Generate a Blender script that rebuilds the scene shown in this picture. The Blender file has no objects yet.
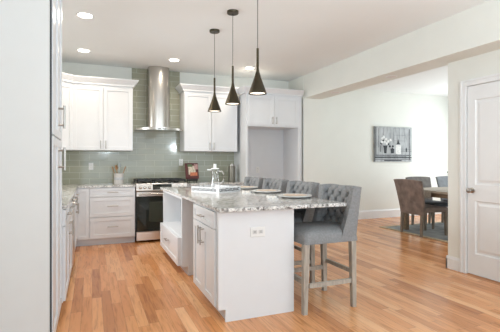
import bpy, bmesh, math, random
from mathutils import Vector, Matrix
random.seed(7)
PI = math.pi
S = bpy.context.scene
C = bpy.context.collection

# ------------------------------------------------------------------ camera
cam_d = bpy.data.cameras.new('camera')
cam = bpy.data.objects.new('camera', cam_d)
C.objects.link(cam)
cam.location = (0, 0, 1.28)
cam.rotation_euler = (PI / 2, 0, -math.atan(158 / 390))
cam_d.sensor_width = 36
cam_d.lens = 36 * 390 / 500
cam_d.shift_y = -4.5 / 500
cam_d.clip_start = 0.05
S.camera = cam

# ------------------------------------------------------------------ world, exposure
w = bpy.data.worlds.new('daylight')
S.world = w
w.use_nodes = True
w.node_tree.nodes['Background'].inputs[0].default_value = (0.86, 0.93, 1.0, 1)
w.node_tree.nodes['Background'].inputs[1].default_value = 1.0
S.view_settings.view_transform = 'Standard'
S.view_settings.look = 'None'
S.view_settings.gamma = 1
S.view_settings.use_curve_mapping = False
S.view_settings.exposure = 0.33


def area(name, loc, target, sx, sy, power, col):
    d = bpy.data.lights.new(name, 'AREA')
    d.shape = 'RECTANGLE'
    d.size = sx
    d.size_y = sy
    d.energy = power
    d.color = col
    o = bpy.data.objects.new(name, d)
    C.objects.link(o)
    o.location = loc
    o.rotation_euler = (Vector(target) - Vector(loc)).to_track_quat('-Z', 'Y').to_euler()
    return o


DAY = (0.74, 0.885, 1.0)
# daylight lamps in the window openings; rear, left and side ones added for brightness
area('fill_light_rear', (1.6, -2.95, 1.5), (1.6, 3, 1.6), 4.2, 2.2, 66, DAY)  # fill from the added rear window
area('fill_light_left', (-0.80, 4.75, 1.72), (3, 4.75, 0.9), 1.7, 1.0, 17, (.93, .97, 1)).data.spread = 1.9  # fill from the added window over the left counter
area('window_light_dining', (8.42, 5.2, 1.45), (4, 5.2, 1.4), 2.6, 1.9, 66, (.90, .96, 1))
area('fill_light_side', (3.9, -0.6, 1.5), (0, 1.2, 1.4), 1.8, 1.9, 16, DAY)  # fill from the added side window

# ------------------------------------------------------------------ materials
MATS = {}


def mat(name, col, rough=0.5, metal=0.0, noise=0.0, nscale=8.0, emit=0, trans=0, ior=1.45, bump=0.0, stretch=(1, 1, 1), spec=0.5):
    if name in MATS:
        return MATS[name]
    m = bpy.data.materials.new(name)
    m.use_nodes = True
    nt = m.node_tree
    b = nt.nodes['Principled BSDF']
    b.inputs['Base Color'].default_value = (*col, 1)
    b.inputs['Roughness'].default_value = rough
    b.inputs['Metallic'].default_value = metal
    b.inputs['Specular IOR Level'].default_value = spec
    if trans:
        b.inputs['Transmission Weight'].default_value = trans
        b.inputs['IOR'].default_value = ior
    if emit:
        b.inputs['Emission Color'].default_value = (*col, 1)
        b.inputs['Emission Strength'].default_value = emit
    if noise or bump:
        tc = nt.nodes.new('ShaderNodeTexCoord')
        mp = nt.nodes.new('ShaderNodeMapping')
        mp.inputs['Scale'].default_value = stretch
        nz = nt.nodes.new('ShaderNodeTexNoise')
        nz.inputs['Scale'].default_value = nscale
        nz.inputs['Detail'].default_value = 4
        nt.links.new(tc.outputs['Object'], mp.inputs[0])
        nt.links.new(mp.outputs[0], nz.inputs['Vector'])
        if noise:
            mx = nt.nodes.new('ShaderNodeValToRGB')
            mx.color_ramp.elements[0].position = 0.3
            mx.color_ramp.elements[1].position = 0.7
            mx.color_ramp.elements[0].color = (*[c * (1 - noise) for c in col], 1)
            mx.color_ramp.elements[1].color = (*[min(1, c * (1 + noise)) for c in col], 1)
            nt.links.new(nz.outputs[0], mx.inputs[0])
            nt.links.new(mx.outputs[0], b.inputs['Base Color'])
        if bump:
            bp = nt.nodes.new('ShaderNodeBump')
            bp.inputs['Strength'].default_value = bump
            bp.inputs['Distance'].default_value = 0.01
            nt.links.new(nz.outputs[0], bp.inputs['Height'])
            nt.links.new(bp.outputs[0], b.inputs['Normal'])
    MATS[name] = m
    return m


def N(nt, typ, **kw):
    n = nt.nodes.new(typ)
    for k, v in kw.items():
        setattr(n, k, v)
    return n


def mth(nt, op, a, b=None, c=None):
    n = nt.nodes.new('ShaderNodeMath')
    n.operation = op
    for i, v in enumerate((a, b, c)):
        if v is None:
            continue
        if isinstance(v, (int, float)):
            n.inputs[i].default_value = v
        else:
            nt.links.new(v, n.inputs[i])
    return n.outputs[0]


def ramp(nt, fac, stops):
    n = nt.nodes.new('ShaderNodeValToRGB')
    cr = n.color_ramp
    while len(cr.elements) > 1:
        cr.elements.remove(cr.elements[-1])
    cr.elements[0].position = stops[0][0]
    cr.elements[0].color = (*stops[0][1], 1)
    for p, c in stops[1:]:
        e = cr.elements.new(p)
        e.color = (*c, 1)
    nt.links.new(fac, n.inputs[0])
    return n.outputs[0]


def mix(nt, fac, a, b, mode='MIX'):
    n = nt.nodes.new('ShaderNodeMix')
    n.data_type = 'RGBA'
    n.blend_type = mode
    for s, v in ((0, fac), (6, a), (7, b)):
        if isinstance(v, (int, float)):
            n.inputs[s].default_value = v
        elif isinstance(v, tuple):
            n.inputs[s].default_value = (*v, 1)
        else:
            nt.links.new(v, n.inputs[s])
    return n.outputs[2]


def wood_floor():
    m = bpy.data.materials.new('oak_floor')
    m.use_nodes = True
    nt = m.node_tree
    b = nt.nodes['Principled BSDF']
    tc = N(nt, 'ShaderNodeTexCoord')
    sp = N(nt, 'ShaderNodeSeparateXYZ')
    nt.links.new(tc.outputs['Object'], sp.inputs[0])
    W, L = 0.083, 1.05
    xs = mth(nt, 'DIVIDE', sp.outputs[0], W)
    row = mth(nt, 'FLOOR', xs)
    fx = mth(nt, 'FRACT', xs)
    wn = N(nt, 'ShaderNodeTexWhiteNoise', noise_dimensions='1D')
    nt.links.new(row, wn.inputs['W'])
    ys = mth(nt, 'ADD', mth(nt, 'DIVIDE', sp.outputs[1], L), mth(nt, 'MULTIPLY', wn.outputs[0], 7.3))
    colr = mth(nt, 'FLOOR', ys)
    fy = mth(nt, 'FRACT', ys)
    cb = N(nt, 'ShaderNodeCombineXYZ')
    nt.links.new(row, cb.inputs[0])
    nt.links.new(colr, cb.inputs[1])
    w2 = N(nt, 'ShaderNodeTexWhiteNoise', noise_dimensions='3D')
    nt.links.new(cb.outputs[0], w2.inputs['Vector'])
    base = ramp(nt, w2.outputs[0], [(0.0, (0.47, 0.185, 0.068)), (0.3, (0.66, 0.285, 0.108)), (0.7, (0.75, 0.355, 0.148)), (1.0, (0.84, 0.47, 0.24))])
    # grain, shifted per board
    off = mth(nt, 'MULTIPLY', w2.outputs[0], 37.0)
    c2 = N(nt, 'ShaderNodeCombineXYZ')
    nt.links.new(mth(nt, 'MULTIPLY', sp.outputs[0], 26.0), c2.inputs[0])
    nt.links.new(mth(nt, 'MULTIPLY', sp.outputs[1], 2.2), c2.inputs[1])
    nt.links.new(off, c2.inputs[2])
    nz = N(nt, 'ShaderNodeTexNoise')
    nz.inputs['Scale'].default_value = 1.6
    nz.inputs['Detail'].default_value = 6
    nz.inputs['Distortion'].default_value = 0.7
    nt.links.new(c2.outputs[0], nz.inputs['Vector'])
    gr = ramp(nt, nz.outputs[0], [(0.3, (0.66, 0.58, 0.52)), (0.5, (1, 1, 1)), (0.72, (1.1, 1.1, 1.1))])
    colo = mix(nt, 0.85, base, gr, 'MULTIPLY')
    e1 = mth(nt, 'LESS_THAN', fx, 0.022)
    e2 = mth(nt, 'LESS_THAN', fy, 0.003)
    ed = mth(nt, 'MAXIMUM', e1, e2)
    colo = mix(nt, mth(nt, 'MULTIPLY', ed, 0.6), colo, (0.12, 0.045, 0.02))
    nt.links.new(colo, b.inputs['Base Color'])
    b.inputs['Roughness'].default_value = 0.27
    b.inputs['Specular IOR Level'].default_value = 0.55
    bp = N(nt, 'ShaderNodeBump')
    bp.inputs['Strength'].default_value = 0.12
    bp.inputs['Distance'].default_value = 0.004
    nt.links.new(nz.outputs[0], bp.inputs['Height'])
    nt.links.new(bp.outputs[0], b.inputs['Normal'])
    return m


def granite():
    m = bpy.data.materials.new('granite')
    m.use_nodes = True
    nt = m.node_tree
    b = nt.nodes['Principled BSDF']
    tc = N(nt, 'ShaderNodeTexCoord')
    n1 = N(nt, 'ShaderNodeTexNoise')
    n1.inputs['Scale'].default_value = 52
    n1.inputs['Detail'].default_value = 8
    n1.inputs['Roughness'].default_value = 0.75
    n2 = N(nt, 'ShaderNodeTexNoise')
    n2.inputs['Scale'].default_value = 9
    n2.inputs['Detail'].default_value = 5
    v = N(nt, 'ShaderNodeTexVoronoi')
    v.inputs['Scale'].default_value = 48
    for n in (n1, n2, v):
        nt.links.new(tc.outputs['Object'], n.inputs['Vector'])
    a = ramp(nt, n1.outputs[0], [(0.36, (0.05, 0.047, 0.045)), (0.42, (0.24, 0.23, 0.22)), (0.47, (0.58, 0.57, 0.55)), (0.55, (0.84, 0.83, 0.80))])
    bb = ramp(nt, n2.outputs[0], [(0.38, (0.42, 0.40, 0.37)), (0.55, (1, 1, 1))])
    cc = mix(nt, 0.4, a, bb, 'MULTIPLY')
    sp = ramp(nt, v.outputs['Color'], [(0.2, (0.32, 0.3, 0.29)), (0.3, (1, 1, 1))])
    cc = mix(nt, 0.8, cc, sp, 'MULTIPLY')
    nt.links.new(cc, b.inputs['Base Color'])
    b.inputs['Roughness'].default_value = 0.12
    return m


def tile():
    m = bpy.data.materials.new('glass_tile')
    m.use_nodes = True
    nt = m.node_tree
    b = nt.nodes['Principled BSDF']
    tc = N(nt, 'ShaderNodeTexCoord')
    sp = N(nt, 'ShaderNodeSeparateXYZ')
    cb = N(nt, 'ShaderNodeCombineXYZ')
    nt.links.new(tc.outputs['Object'], sp.inputs[0])
    nt.links.new(mth(nt, 'ADD', sp.outputs[0], sp.outputs[1]), cb.inputs[0])
    nt.links.new(sp.outputs[2], cb.inputs[1])
    br = N(nt, 'ShaderNodeTexBrick')
    br.inputs['Scale'].default_value = 1
    br.inputs['Brick Width'].default_value = 0.30
    br.inputs['Row Height'].default_value = 0.10
    br.inputs['Mortar Size'].default_value = 0.003
    br.inputs['Mortar Smooth'].default_value = 0.4
    br.inputs['Color1'].default_value = (0.325, 0.335, 0.255, 1)
    br.inputs['Color2'].default_value = (0.365, 0.37, 0.285, 1)
    br.inputs['Mortar'].default_value = (0.56, 0.56, 0.47, 1)
    nt.links.new(cb.outputs[0], br.inputs['Vector'])
    nt.links.new(br.outputs['Color'], b.inputs['Base Color'])
    nz = N(nt, 'ShaderNodeTexNoise')
    nz.inputs['Scale'].default_value = 5
    nt.links.new(tc.outputs['Object'], nz.inputs['Vector'])
    h = mth(nt, 'ADD', mth(nt, 'MULTIPLY', br.outputs['Fac'], -1.0), mth(nt, 'MULTIPLY', nz.outputs[0], 0.5))
    bp = N(nt, 'ShaderNodeBump')
    bp.inputs['Strength'].default_value = 0.3
    bp.inputs['Distance'].default_value = 0.004
    nt.links.new(h, bp.inputs['Height'])
    nt.links.new(bp.outputs[0], b.inputs['Normal'])
    b.inputs['Roughness'].default_value = 0.1
    return m


M_floor = wood_floor()
M_granite = granite()
M_tile = tile()
M_wall = mat('wall_paint', (0.79, 0.80, 0.75), 0.75, noise=0.015, nscale=3)
M_ceil = mat('ceiling_paint', (0.87, 0.89, 0.885), 0.85, noise=0.01, nscale=2)
M_trim = mat('trim_paint', (0.80, 0.81, 0.81), 0.35, noise=0.01)
M_cab = mat('cabinet_paint', (0.73, 0.745, 0.76), 0.32, noise=0.01)
M_cabin = mat('cabinet_inside', (0.70, 0.70, 0.69), 0.5, noise=0.01)
M_gap = mat('dark_gap', (0.05, 0.055, 0.06), 0.7)
M_steel = mat('brushed_steel', (0.50, 0.475, 0.44), 0.24, 1.0, noise=0.06, nscale=3, stretch=(60, 60, 1))
M_steelh = mat('brushed_steel_fronts', (0.66, 0.62, 0.58), 0.3, 1.0, noise=0.05, nscale=3, stretch=(1, 1, 60))
M_nickel = mat('nickel', (0.42, 0.40, 0.37), 0.32, 1.0)
M_bronze = mat('dark_bronze', (0.055, 0.045, 0.026), 0.38, 0.65)
M_black = mat('black_iron', (0.018, 0.018, 0.018), 0.45)
M_blackgl = mat('black_glass', (0.012, 0.016, 0.013), 0.06)
M_ovenin = mat('oven_window', (0.035, 0.042, 0.032), 0.1)
M_fabric = mat('grey_linen', (0.235, 0.240, 0.245), 0.9, noise=0.14, nscale=60, bump=0.15)
M_fabric_br = mat('taupe_velvet', (0.21, 0.165, 0.145), 0.85, noise=0.3, nscale=9, bump=0.1)
M_fabric_bl = mat('slate_fabric', (0.22, 0.235, 0.25), 0.85, noise=0.12, nscale=14)
M_weath = mat('weathered_wood', (0.40, 0.355, 0.30), 0.7, noise=0.25, nscale=9, stretch=(6, 6, 0.8), bump=0.2)
M_weathd = mat('grey_brown_wood', (0.22, 0.185, 0.15), 0.7, noise=0.25, nscale=9, stretch=(6, 6, 0.8))
M_tabw = mat('table_wood', (0.19, 0.135, 0.085), 0.5, noise=0.25, nscale=6, stretch=(6, 1, 6))
M_tabtop = mat('table_top_wood', (0.40, 0.33, 0.26), 0.45, noise=0.2, nscale=5, stretch=(1, 8, 8))
M_slate = mat('dark_slate_seat', (0.05, 0.055, 0.065), 0.8, noise=0.15)
M_white = mat('white_ceramic', (0.82, 0.82, 0.80), 0.15, noise=0.01)
M_plastic = mat('white_plastic', (0.78, 0.78, 0.76), 0.35)
M_lamp = mat('lamp_lens', (1.0, 0.93, 0.82), 0.5, emit=9)
M_lampoff = mat('dim_lamp_lens', (0.75, 0.70, 0.66), 0.5, noise=0.02)
M_glass = mat('clear_glass', (1, 1, 1), 0.02, trans=1.0, ior=1.45)
M_spoon = mat('spoon_wood', (0.36, 0.19, 0.08), 0.6, noise=0.2, nscale=10)
M_gold = mat('gold_charger', (0.66, 0.53, 0.42), 0.35, 0.0, noise=0.1)
M_cloth = mat('napkin_cloth', (0.74, 0.73, 0.71), 0.9, noise=0.05, nscale=30)
M_runner = mat('runner_cloth', (0.50, 0.45, 0.39), 0.95, noise=0.18, nscale=40, bump=0.2)
M_rug = mat('rug_pile', (0.27, 0.285, 0.29), 0.95, noise=0.35, nscale=5, bump=0.2)
M_rugb = mat('rug_border', (0.50, 0.40, 0.27), 0.9, noise=0.15, nscale=30)
M_red = mat('cover_red', (0.085, 0.022, 0.022), 0.4, noise=0.3, nscale=20)


# ------------------------------------------------------------------ helpers
def box(bm, x0, x1, y0, y1, z0, z1, bev=0.0, seg=1):
    x0, x1 = min(x0, x1), max(x0, x1)
    y0, y1 = min(y0, y1), max(y0, y1)
    z0, z1 = min(z0, z1), max(z0, z1)
    vs = [bm.verts.new((x, y, z)) for x in (x0, x1) for y in (y0, y1) for z in (z0, z1)]
    F = [(0, 1, 3, 2), (4, 6, 7, 5), (0, 4, 5, 1), (2, 3, 7, 6), (0, 2, 6, 4), (1, 5, 7, 3)]
    fs = [bm.faces.new([vs[i] for i in f]) for f in F]
    if bev:
        es = list({e for f in fs for e in f.edges})
        bmesh.ops.bevel(bm, geom=es, offset=bev, segments=seg, affect='EDGES', profile=0.6)
    return vs


def prism(bm, pts, axis, a0, a1):
    """extrude a 2-D outline along an axis ('x': pts are (y,z); 'y': (x,z); 'z': (x,y))"""
    def P(p, a):
        return {'x': (a, p[0], p[1]), 'y': (p[0], a, p[1]), 'z': (p[0], p[1], a)}[axis]
    A = [bm.verts.new(P(p, a0)) for p in pts]
    B = [bm.verts.new(P(p, a1)) for p in pts]
    n = len(pts)
    bm.faces.new(A)
    bm.faces.new(B[::-1])
    for i in range(n):
        bm.faces.new((A[i], B[i], B[(i + 1) % n], A[(i + 1) % n]))


def lathe(bm, prof, c=(0, 0, 0), n=28, cap0=False, cap1=False):
    rings = []
    for r, z in prof:
        rings.append([bm.verts.new((c[0] + r * math.cos(2 * PI * i / n), c[1] + r * math.sin(2 * PI * i / n), c[2] + z)) for i in range(n)])
    for a, b in zip(rings, rings[1:]):
        for i in range(n):
            bm.faces.new((a[i], a[(i + 1) % n], b[(i + 1) % n], b[i]))
    if cap0:
        bm.faces.new(rings[0][::-1])
    if cap1:
        bm.faces.new(rings[-1])


def tube(bm, pts, r, n=10, caps=True):
    pts = [Vector(p) for p in pts]
    rings = []
    for i, p in enumerate(pts):
        d = (pts[min(i + 1, len(pts) - 1)] - pts[max(i - 1, 0)]).normalized()
        u = d.cross(Vector((0, 0, 1)))
        if u.length < 1e-3:
            u = Vector((1, 0, 0))
        u.normalize()
        v = d.cross(u)
        rr = r[i] if isinstance(r, (list, tuple)) else r
        rings.append([bm.verts.new(p + rr * (math.cos(2 * PI * k / n) * u + math.sin(2 * PI * k / n) * v)) for k in range(n)])
    for a, b in zip(rings, rings[1:]):
        for i in range(n):
            bm.faces.new((a[i], a[(i + 1) % n], b[(i + 1) % n], b[i]))
    if caps:
        bm.faces.new(rings[0][::-1])
        bm.faces.new(rings[-1])


def taper_leg(bm, x, y, z0, z1, w0, w1, sx=0, sy=0):
    """square leg: w0 wide at the foot (shifted by sx,sy), w1 at the top"""
    vs = []
    for z, wd, ox, oy in ((z0, w0, sx, sy), (z1, w1, 0, 0)):
        for dx, dy in ((-1, -1), (1, -1), (1, 1), (-1, 1)):
            vs.append(bm.verts.new((x + ox + dx * wd / 2, y + oy + dy * wd / 2, z)))
    bm.faces.new(vs[3::-1])
    bm.faces.new(vs[4:])
    for i in range(4):
        bm.faces.new((vs[i], vs[(i + 1) % 4], vs[4 + (i + 1) % 4], vs[4 + i]))


def obj(name, bm, m, parent=None, smooth=False, loc=None):
    bmesh.ops.recalc_face_normals(bm, faces=bm.faces[:])
    me = bpy.data.meshes.new(name)
    bm.to_mesh(me)
    bm.free()
    me.materials.append(m)
    if smooth:
        me.polygons.foreach_set('use_smooth', [True] * len(me.polygons))
        try:
            me.set_sharp_from_angle(angle=math.radians(40))
        except Exception:
            pass
    o = bpy.data.objects.new(name, me)
    C.objects.link(o)
    if loc:
        o.location = loc
    if parent:
        o.parent = parent
    return o


def B(*boxes, bev=0.0):
    bm = bmesh.new()
    for b in boxes:
        box(bm, *b, bev=bev)
    return bm


def tag(o, label, cat, group=None):
    o['label'] = label
    o['category'] = cat
    if group:
        o['group'] = group
    return o


def thing(name, label, cat, loc=(0, 0, 0), rz=0, group=None):
    o = bpy.data.objects.new(name, None)
    C.objects.link(o)
    o.empty_display_size = 0.1
    o.location = loc
    o.rotation_euler = (0, 0, rz)
    return tag(o, label, cat, group)


def struct(name, bm, m, parent=None):
    o = obj(name, bm, m, parent)
    if not parent:
        o['kind'] = 'structure'
    return o


def dup(root, loc, rz=None, label=None, group=None):
    r = root.copy()
    C.objects.link(r)
    r.location = loc
    if rz is not None:
        r.rotation_euler = (0, 0, rz)
    if label:
        r['label'] = label
    if group:
        r['group'] = group
    for ch in list(root.children):
        c = ch.copy()
        C.objects.link(c)
        c.parent = r
        for g in list(ch.children):
            d = g.copy()
            C.objects.link(d)
            d.parent = c
    return r


# ------------------------------------------------------------------ room shell
CZ = 2.88        # kitchen ceiling
XL = -0.86       # left wall face
YB = 6.95        # kitchen back wall face
YP = 7.10        # dining wall with the picture
XD = 3.97        # wall with the door
XR = 8.5
YR = -3.0
struct('floor', B((XL - .2, XR + .2, YR - .2, YP + .2, -0.1, 0)), M_floor)
struct('ceiling', B((XL - .2, XR + .2, YR - .2, YP + .2, CZ, CZ + .12)), M_ceil)
struct('wall_left', B((XL - .12, XL, YR, 3.85, 0, CZ), (XL - .12, XL, 5.65, YB, 0, CZ), (XL - .12, XL, 3.85, 5.65, 0, 1.18), (XL - .12, XL, 3.85, 5.65, 2.26, CZ)), M_wall)
struct('wall_back', B((XL - .12, 4.03, YB, YB + .15, 0, CZ)), M_wall)
struct('wall_dining', B((4.03, XR, YP, YP + .12, 0, CZ)), M_wall)
struct('wall_backsplash', B((XL, 2.485, YB - .012, YB, 0.912, 1.46), (0.63, 1.455, YB - .012, YB, 1.46, CZ)), M_tile)
struct('wall_pillar', B((3.65, 4.03, 6.36, YB, 0, CZ)), M_wall)
struct('ceiling_beam', B((3.66, 4.03, YR, 6.36, 2.46, CZ)), M_wall)
# wall with the door: pieces round the door opening  (door Y 2.39 .. 3.20, 2.13 high)
DY0, DY1, DH = 2.38, 3.205, 2.14
struct('wall_right', B((XD, XD + .12, DY1, 3.455, 0, 2.46), (XD, XD + .12, DY0, DY1, DH, 2.46), (XD, XD + .12, 0.4, DY0, 0, 2.46),
                       (XD, XD + .12, YR, -1.6, 0, 2.46), (XD, XD + .12, -1.6, 0.4, 0, 0.5), (XD, XD + .12, -1.6, 0.4, 2.45, 2.46)), M_wall)
struct('wall_closet', B((XD + .12, XR, 3.335, 3.455, 0, CZ)), M_wall)
# dining window wall
struct('wall_east', B((XR, XR + .12, 3.455, 3.85, 0, CZ), (XR, XR + .12, 6.55, YP, 0, CZ), (XR, XR + .12, 3.85, 6.55, 0, 0.45), (XR, XR + .12, 3.85, 6.55, 2.45, CZ)), M_wall)
# rear wall behind the camera, with a wide window added for brightness
struct('wall_rear', B((XL, -0.55, YR - .12, YR, 0, CZ), (3.75, XD + .12, YR - .12, YR, 0, CZ), (-0.55, 3.75, YR - .12, YR, 0, 0.35), (-0.55, 3.75, YR - .12, YR, 2.65, CZ)), M_wall)


def window(name, x0, x1, y0, y1, z0, z1, axis):
    bm = bmesh.new()
    t = 0.05
    if axis == 'y':
        n = 3
        for i in range(n + 1):
            x = x0 + (x1 - x0) * i / n
            xx = min(max(x, x0 + t / 2), x1 - t / 2)
            box(bm, xx - t / 2, xx + t / 2, y0, y1, z0, z1)
        box(bm, x0, x1, y0, y1, z0, z0 + t)
        box(bm, x0, x1, y0, y1, z1 - t, z1)
    else:
        n = 2
        for i in range(n + 1):
            y = y0 + (y1 - y0) * i / n
            yy = min(max(y, y0 + t / 2), y1 - t / 2)
            box(bm, x0, x1, yy - t / 2, yy + t / 2, z0, z1)
        box(bm, x0, x1, y0, y1, z0, z0 + t)
        box(bm, x0, x1, y0, y1, z1 - t, z1)
    struct(name, bm, M_trim)


window('window_added_rear', -0.55, 3.75, YR - .10, YR - .06, 0.35, 2.65, 'y')  # unseen window, added to brighten the room from behind
window('window_2', XR + .05, XR + .09, 3.85, 6.55, 0.45, 2.45, 'x')
window('window_added_side', XD + .06, XD + .10, -1.6, 0.4, 0.5, 2.45, 'x')  # unseen window beside the camera, added for more light


window('window_added_left', XL - .10, XL - .06, 3.85, 5.65, 1.18, 2.26, 'x')  # unseen window over the left counter, added to light island and base cabinets


def baseboard(name, segs, h=0.15, m=None):
    bm = bmesh.new()
    for kind, a0, a1, c, sgn in segs:
        prof = [(0, 0), (sgn * .016, 0), (sgn * .016, h - .03), (sgn * .009, h - .012), (sgn * .006, h), (0, h)]
        if kind == 'x':
            prism(bm, [(c + p[0], p[1]) for p in prof], 'x', a0, a1)
        else:
            prism(bm, [(c + p[0], p[1]) for p in prof], 'y', a0, a1)
    return struct(name, bm, M_trim)


baseboard('baseboard_dining', [('x', 4.03, XR, YP, -1)], 0.19)
baseboard('baseboard_back', [('x', 3.655, 4.03, 6.36, -1), ('y', 6.36, YP, 4.03, 1)], 0.15)
baseboard('baseboard_right', [('y', 3.275, 3.471, XD, -1), ('x', XD - .016, XD + .13, 3.455, 1)], 0.15)
baseboard('baseboard_east', [('y', 3.455, YP, XR, -1)], 0.15)
baseboard('baseboard_left', [('y', YR, 2.6, XL, 1)], 0.15)
# door casing
bm = bmesh.new()
for (y0, y1, z0, z1) in ((DY1 - .005, DY1 + .07, 0, DH + .065), (DY0 - .07, DY0 + .005, 0, DH + .065), (DY0, DY1, DH - .005, DH + .065)):
    box(bm, XD - .018, XD, y0, y1, z0, z1, bev=.004)
    box(bm, XD - .026, XD - .017, y0 + (0.045 if y0 > 3 else 0), y1 - (0.045 if y1 < 2.6 else 0), (z0 if z0 == 0 else z0 + .045), z1, bev=.003)
struct('trim_1', bm, M_trim)
# the door (two raised panels)
bm = bmesh.new()
dx0, dx1 = XD + .003, XD + .038
pan = [(DY0 + .10, DY1 - .105, 1.02, 1.975), (DY0 + .10, DY1 - .105, .245, .84)]
ys = [DY0 + .004, DY0 + .10, DY1 - .105, DY1 - .008]
box(bm, dx0, dx1, ys[0], ys[1], 0.012, DH - .008)
box(bm, dx0, dx1, ys[2], ys[3], 0.012, DH - .008)
for z0, z1 in ((.012, .245), (.84, 1.02), (1.975, DH - .008)):
    box(bm, dx0, dx1, ys[1], ys[2], z0, z1)
for y0, y1, z0, z1 in pan:
    # bevelled panel: sloping frame down to a raised field
    o = [(y0, z0), (y1, z0), (y1, z1), (y0, z1)]
    rings = []
    for ins, dep in ((0, 0), (.012, .012), (.03, .012), (.055, .003)):
        rings.append([bm.verts.new((dx0 + dep, yy, zz)) for yy, zz in ((y0 + ins, z0 + ins), (y1 - ins, z0 + ins), (y1 - ins, z1 - ins), (y0 + ins, z1 - ins))])
    for a, b in zip(rings, rings[1:]):
        for i in range(4):
            bm.faces.new((a[i], a[(i + 1) % 4], b[(i + 1) % 4], b[i]))
    bm.faces.new(rings[-1])
    box(bm, dx0 + .016, dx1 - .004, y0, y1, z0, z1)
dr = struct('door_1', bm, M_trim)
bm = bmesh.new()
lathe(bm, [(0.0, 0), (.031, 0), (.031, .006), (.012, .012), (.011, .032), (.022, .040), (.028, .052), (.026, .064), (.014, .072), (0.0, .073)], n=20)
bmesh.ops.rotate(bm, verts=bm.verts[:], cent=(0, 0, 0), matrix=Matrix.Rotation(-PI / 2, 3, 'Y'))
bmesh.ops.translate(bm, verts=bm.verts[:], vec=(dx0, DY1 - .07, .955))
k = obj('door_knob', bm, M_nickel, dr, smooth=True)
k['label'] = 'round satin nickel door knob'


# ------------------------------------------------------------------ cabinets (local frame: front plane y=0 facing -y, x to the right)
def front(bm, x0, x1, z0, z1, fr=.058, th=.02):
    """shaker front: frame with recessed panel, standing proud of y=0"""
    box(bm, x0, x0 + fr, -th, 0, z0, z1, bev=.0015)
    box(bm, x1 - fr, x1, -th, 0, z0, z1, bev=.0015)
    box(bm, x0 + fr, x1 - fr, -th, 0, z1 - fr, z1, bev=.0015)
    box(bm, x0 + fr, x1 - fr, -th, 0, z0, z0 + fr, bev=.0015)
    box(bm, x0 + fr - .002, x1 - fr + .002, -th + .011, -.001, z0 + fr - .002, z1 - fr + .002)


def pull(bm, x, z, ln, vertical, y=-.02, r=.0062, out=.034):
    d = (0, 0, ln / 2) if vertical else (ln / 2, 0, 0)
    p = Vector((x, y - out, z))
    d = Vector(d)
    tube(bm, [p - d, p + d], r, 10)
    for s in (-.72, .72):
        q = p + d * s
        tube(bm, [q, (q.x, y + .001, q.z)], r * .85, 8)


def cabinet(name, label, cat, loc, rz, w_, depth, z0, z1, fronts, toe=True, crown=False, group=None, fr=.058, body_extra=None, body=True):
    t = thing(name, label, cat, loc, rz, group)
    zb = z0
    bm = bmesh.new()
    if toe:
        zb = z0 + .10
        k = B((0.0, w_, .07, depth, z0, zb))
        obj('toe_kick', k, M_cab, t)
    if body:
        box(bm, 0, w_, 0, depth, zb, z1, bev=.001)
    if body_extra:
        body_extra(bm)
    obj('cabinet_box', bm, M_cab, t)
    for f in fronts:
        kind, x0, x1, fz0, fz1, h = f
        fb = bmesh.new()
        front(fb, x0, x1, fz0, fz1, fr=fr if fz1 - fz0 > .17 else .04)
        o = obj('drawer' if kind == 'drawer' else 'door', fb, M_cab, t)
        if h:
            hb = bmesh.new()
            pull(hb, h[0], h[1], h[2], kind != 'drawer')
            obj('handle', hb, M_nickel, o, smooth=True)
    if crown:
        cb = bmesh.new()
        crown(cb)
        obj('crown_moulding', cb, M_cab, t)
    return t


CROWN = [(0.02, 0), (-.026, 0), (-.026, .022), (-.045, .045), (-.07, .075), (-.085, .09), (-.088, .105), (0.02, .105)]


def crown_run(bm, path, z):
    """moulding swept along a plan path (list of (x,y)); outward side is to the right of travel"""
    n = len(path)
    rings = []
    for i, p in enumerate(path):
        p = Vector(p)
        d0 = (p - Vector(path[i - 1])).normalized() if i > 0 else (Vector(path[1]) - p).normalized()
        d1 = (Vector(path[i + 1]) - p).normalized() if i < n - 1 else d0
        n0 = Vector((d0.y, -d0.x))
        n1 = Vector((d1.y, -d1.x))
        nn = (n0 + n1)
        nn = nn / max(nn.dot(n0), 1e-4)
        rings.append([bm.verts.new((p.x - nn.x * o, p.y - nn.y * o, z + h)) for o, h in CROWN])
    m = len(CROWN)
    for a, b in zip(rings, rings[1:]):
        for i in range(m):
            bm.faces.new((a[i], a[(i + 1) % m], b[(i + 1) % m], b[i]))
    bm.faces.new(rings[0][::-1])
    bm.faces.new(rings[-1])


UZ0, UZ1 = 1.455, 2.49
# ---- left back uppers
wU = 0.61 + 0.29
cabinet('wall_cabinet', 'white two-door wall cabinet left of the range hood', 'cabinet', (-0.285, 6.60, 0), 0, .90, .345, UZ0, UZ1,
        [('door', .006, .447, UZ0 + .004, UZ1 - .03, (.412, 1.545, .13)), ('door', .453, .894, UZ0 + .004, UZ1 - .03, (.488, 1.545, .13))],
        toe=False, crown=lambda bm: crown_run(bm, [(0.0, 0), (.90, 0), (.90, .345)], UZ1), group=None)
# ---- diagonal corner upper
t = thing('corner_wall_cabinet', 'white diagonal wall cabinet in the far left corner', 'cabinet', (-0.285, 6.60, 0), 0)
bm = bmesh.new()
prism(bm, [(-.001, 0), (-.001, .345), (-.572, .345), (-.572, -.27), (-.27, -.27)], 'z', UZ0, UZ1)
obj('cabinet_box', bm, M_cab, t)
bm = bmesh.new()
front(bm, .008, .374, UZ0 + .004, UZ1 - .03)
d = obj('door', bm, M_cab, t)
d.location = (-.27, -.27, 0)
d.rotation_euler = (0, 0, PI / 4)
bm = bmesh.new()
crown_run(bm, [(-.27, -.272), (-.001, 0)], UZ1)
obj('crown_moulding', bm, M_cab, t)
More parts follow.
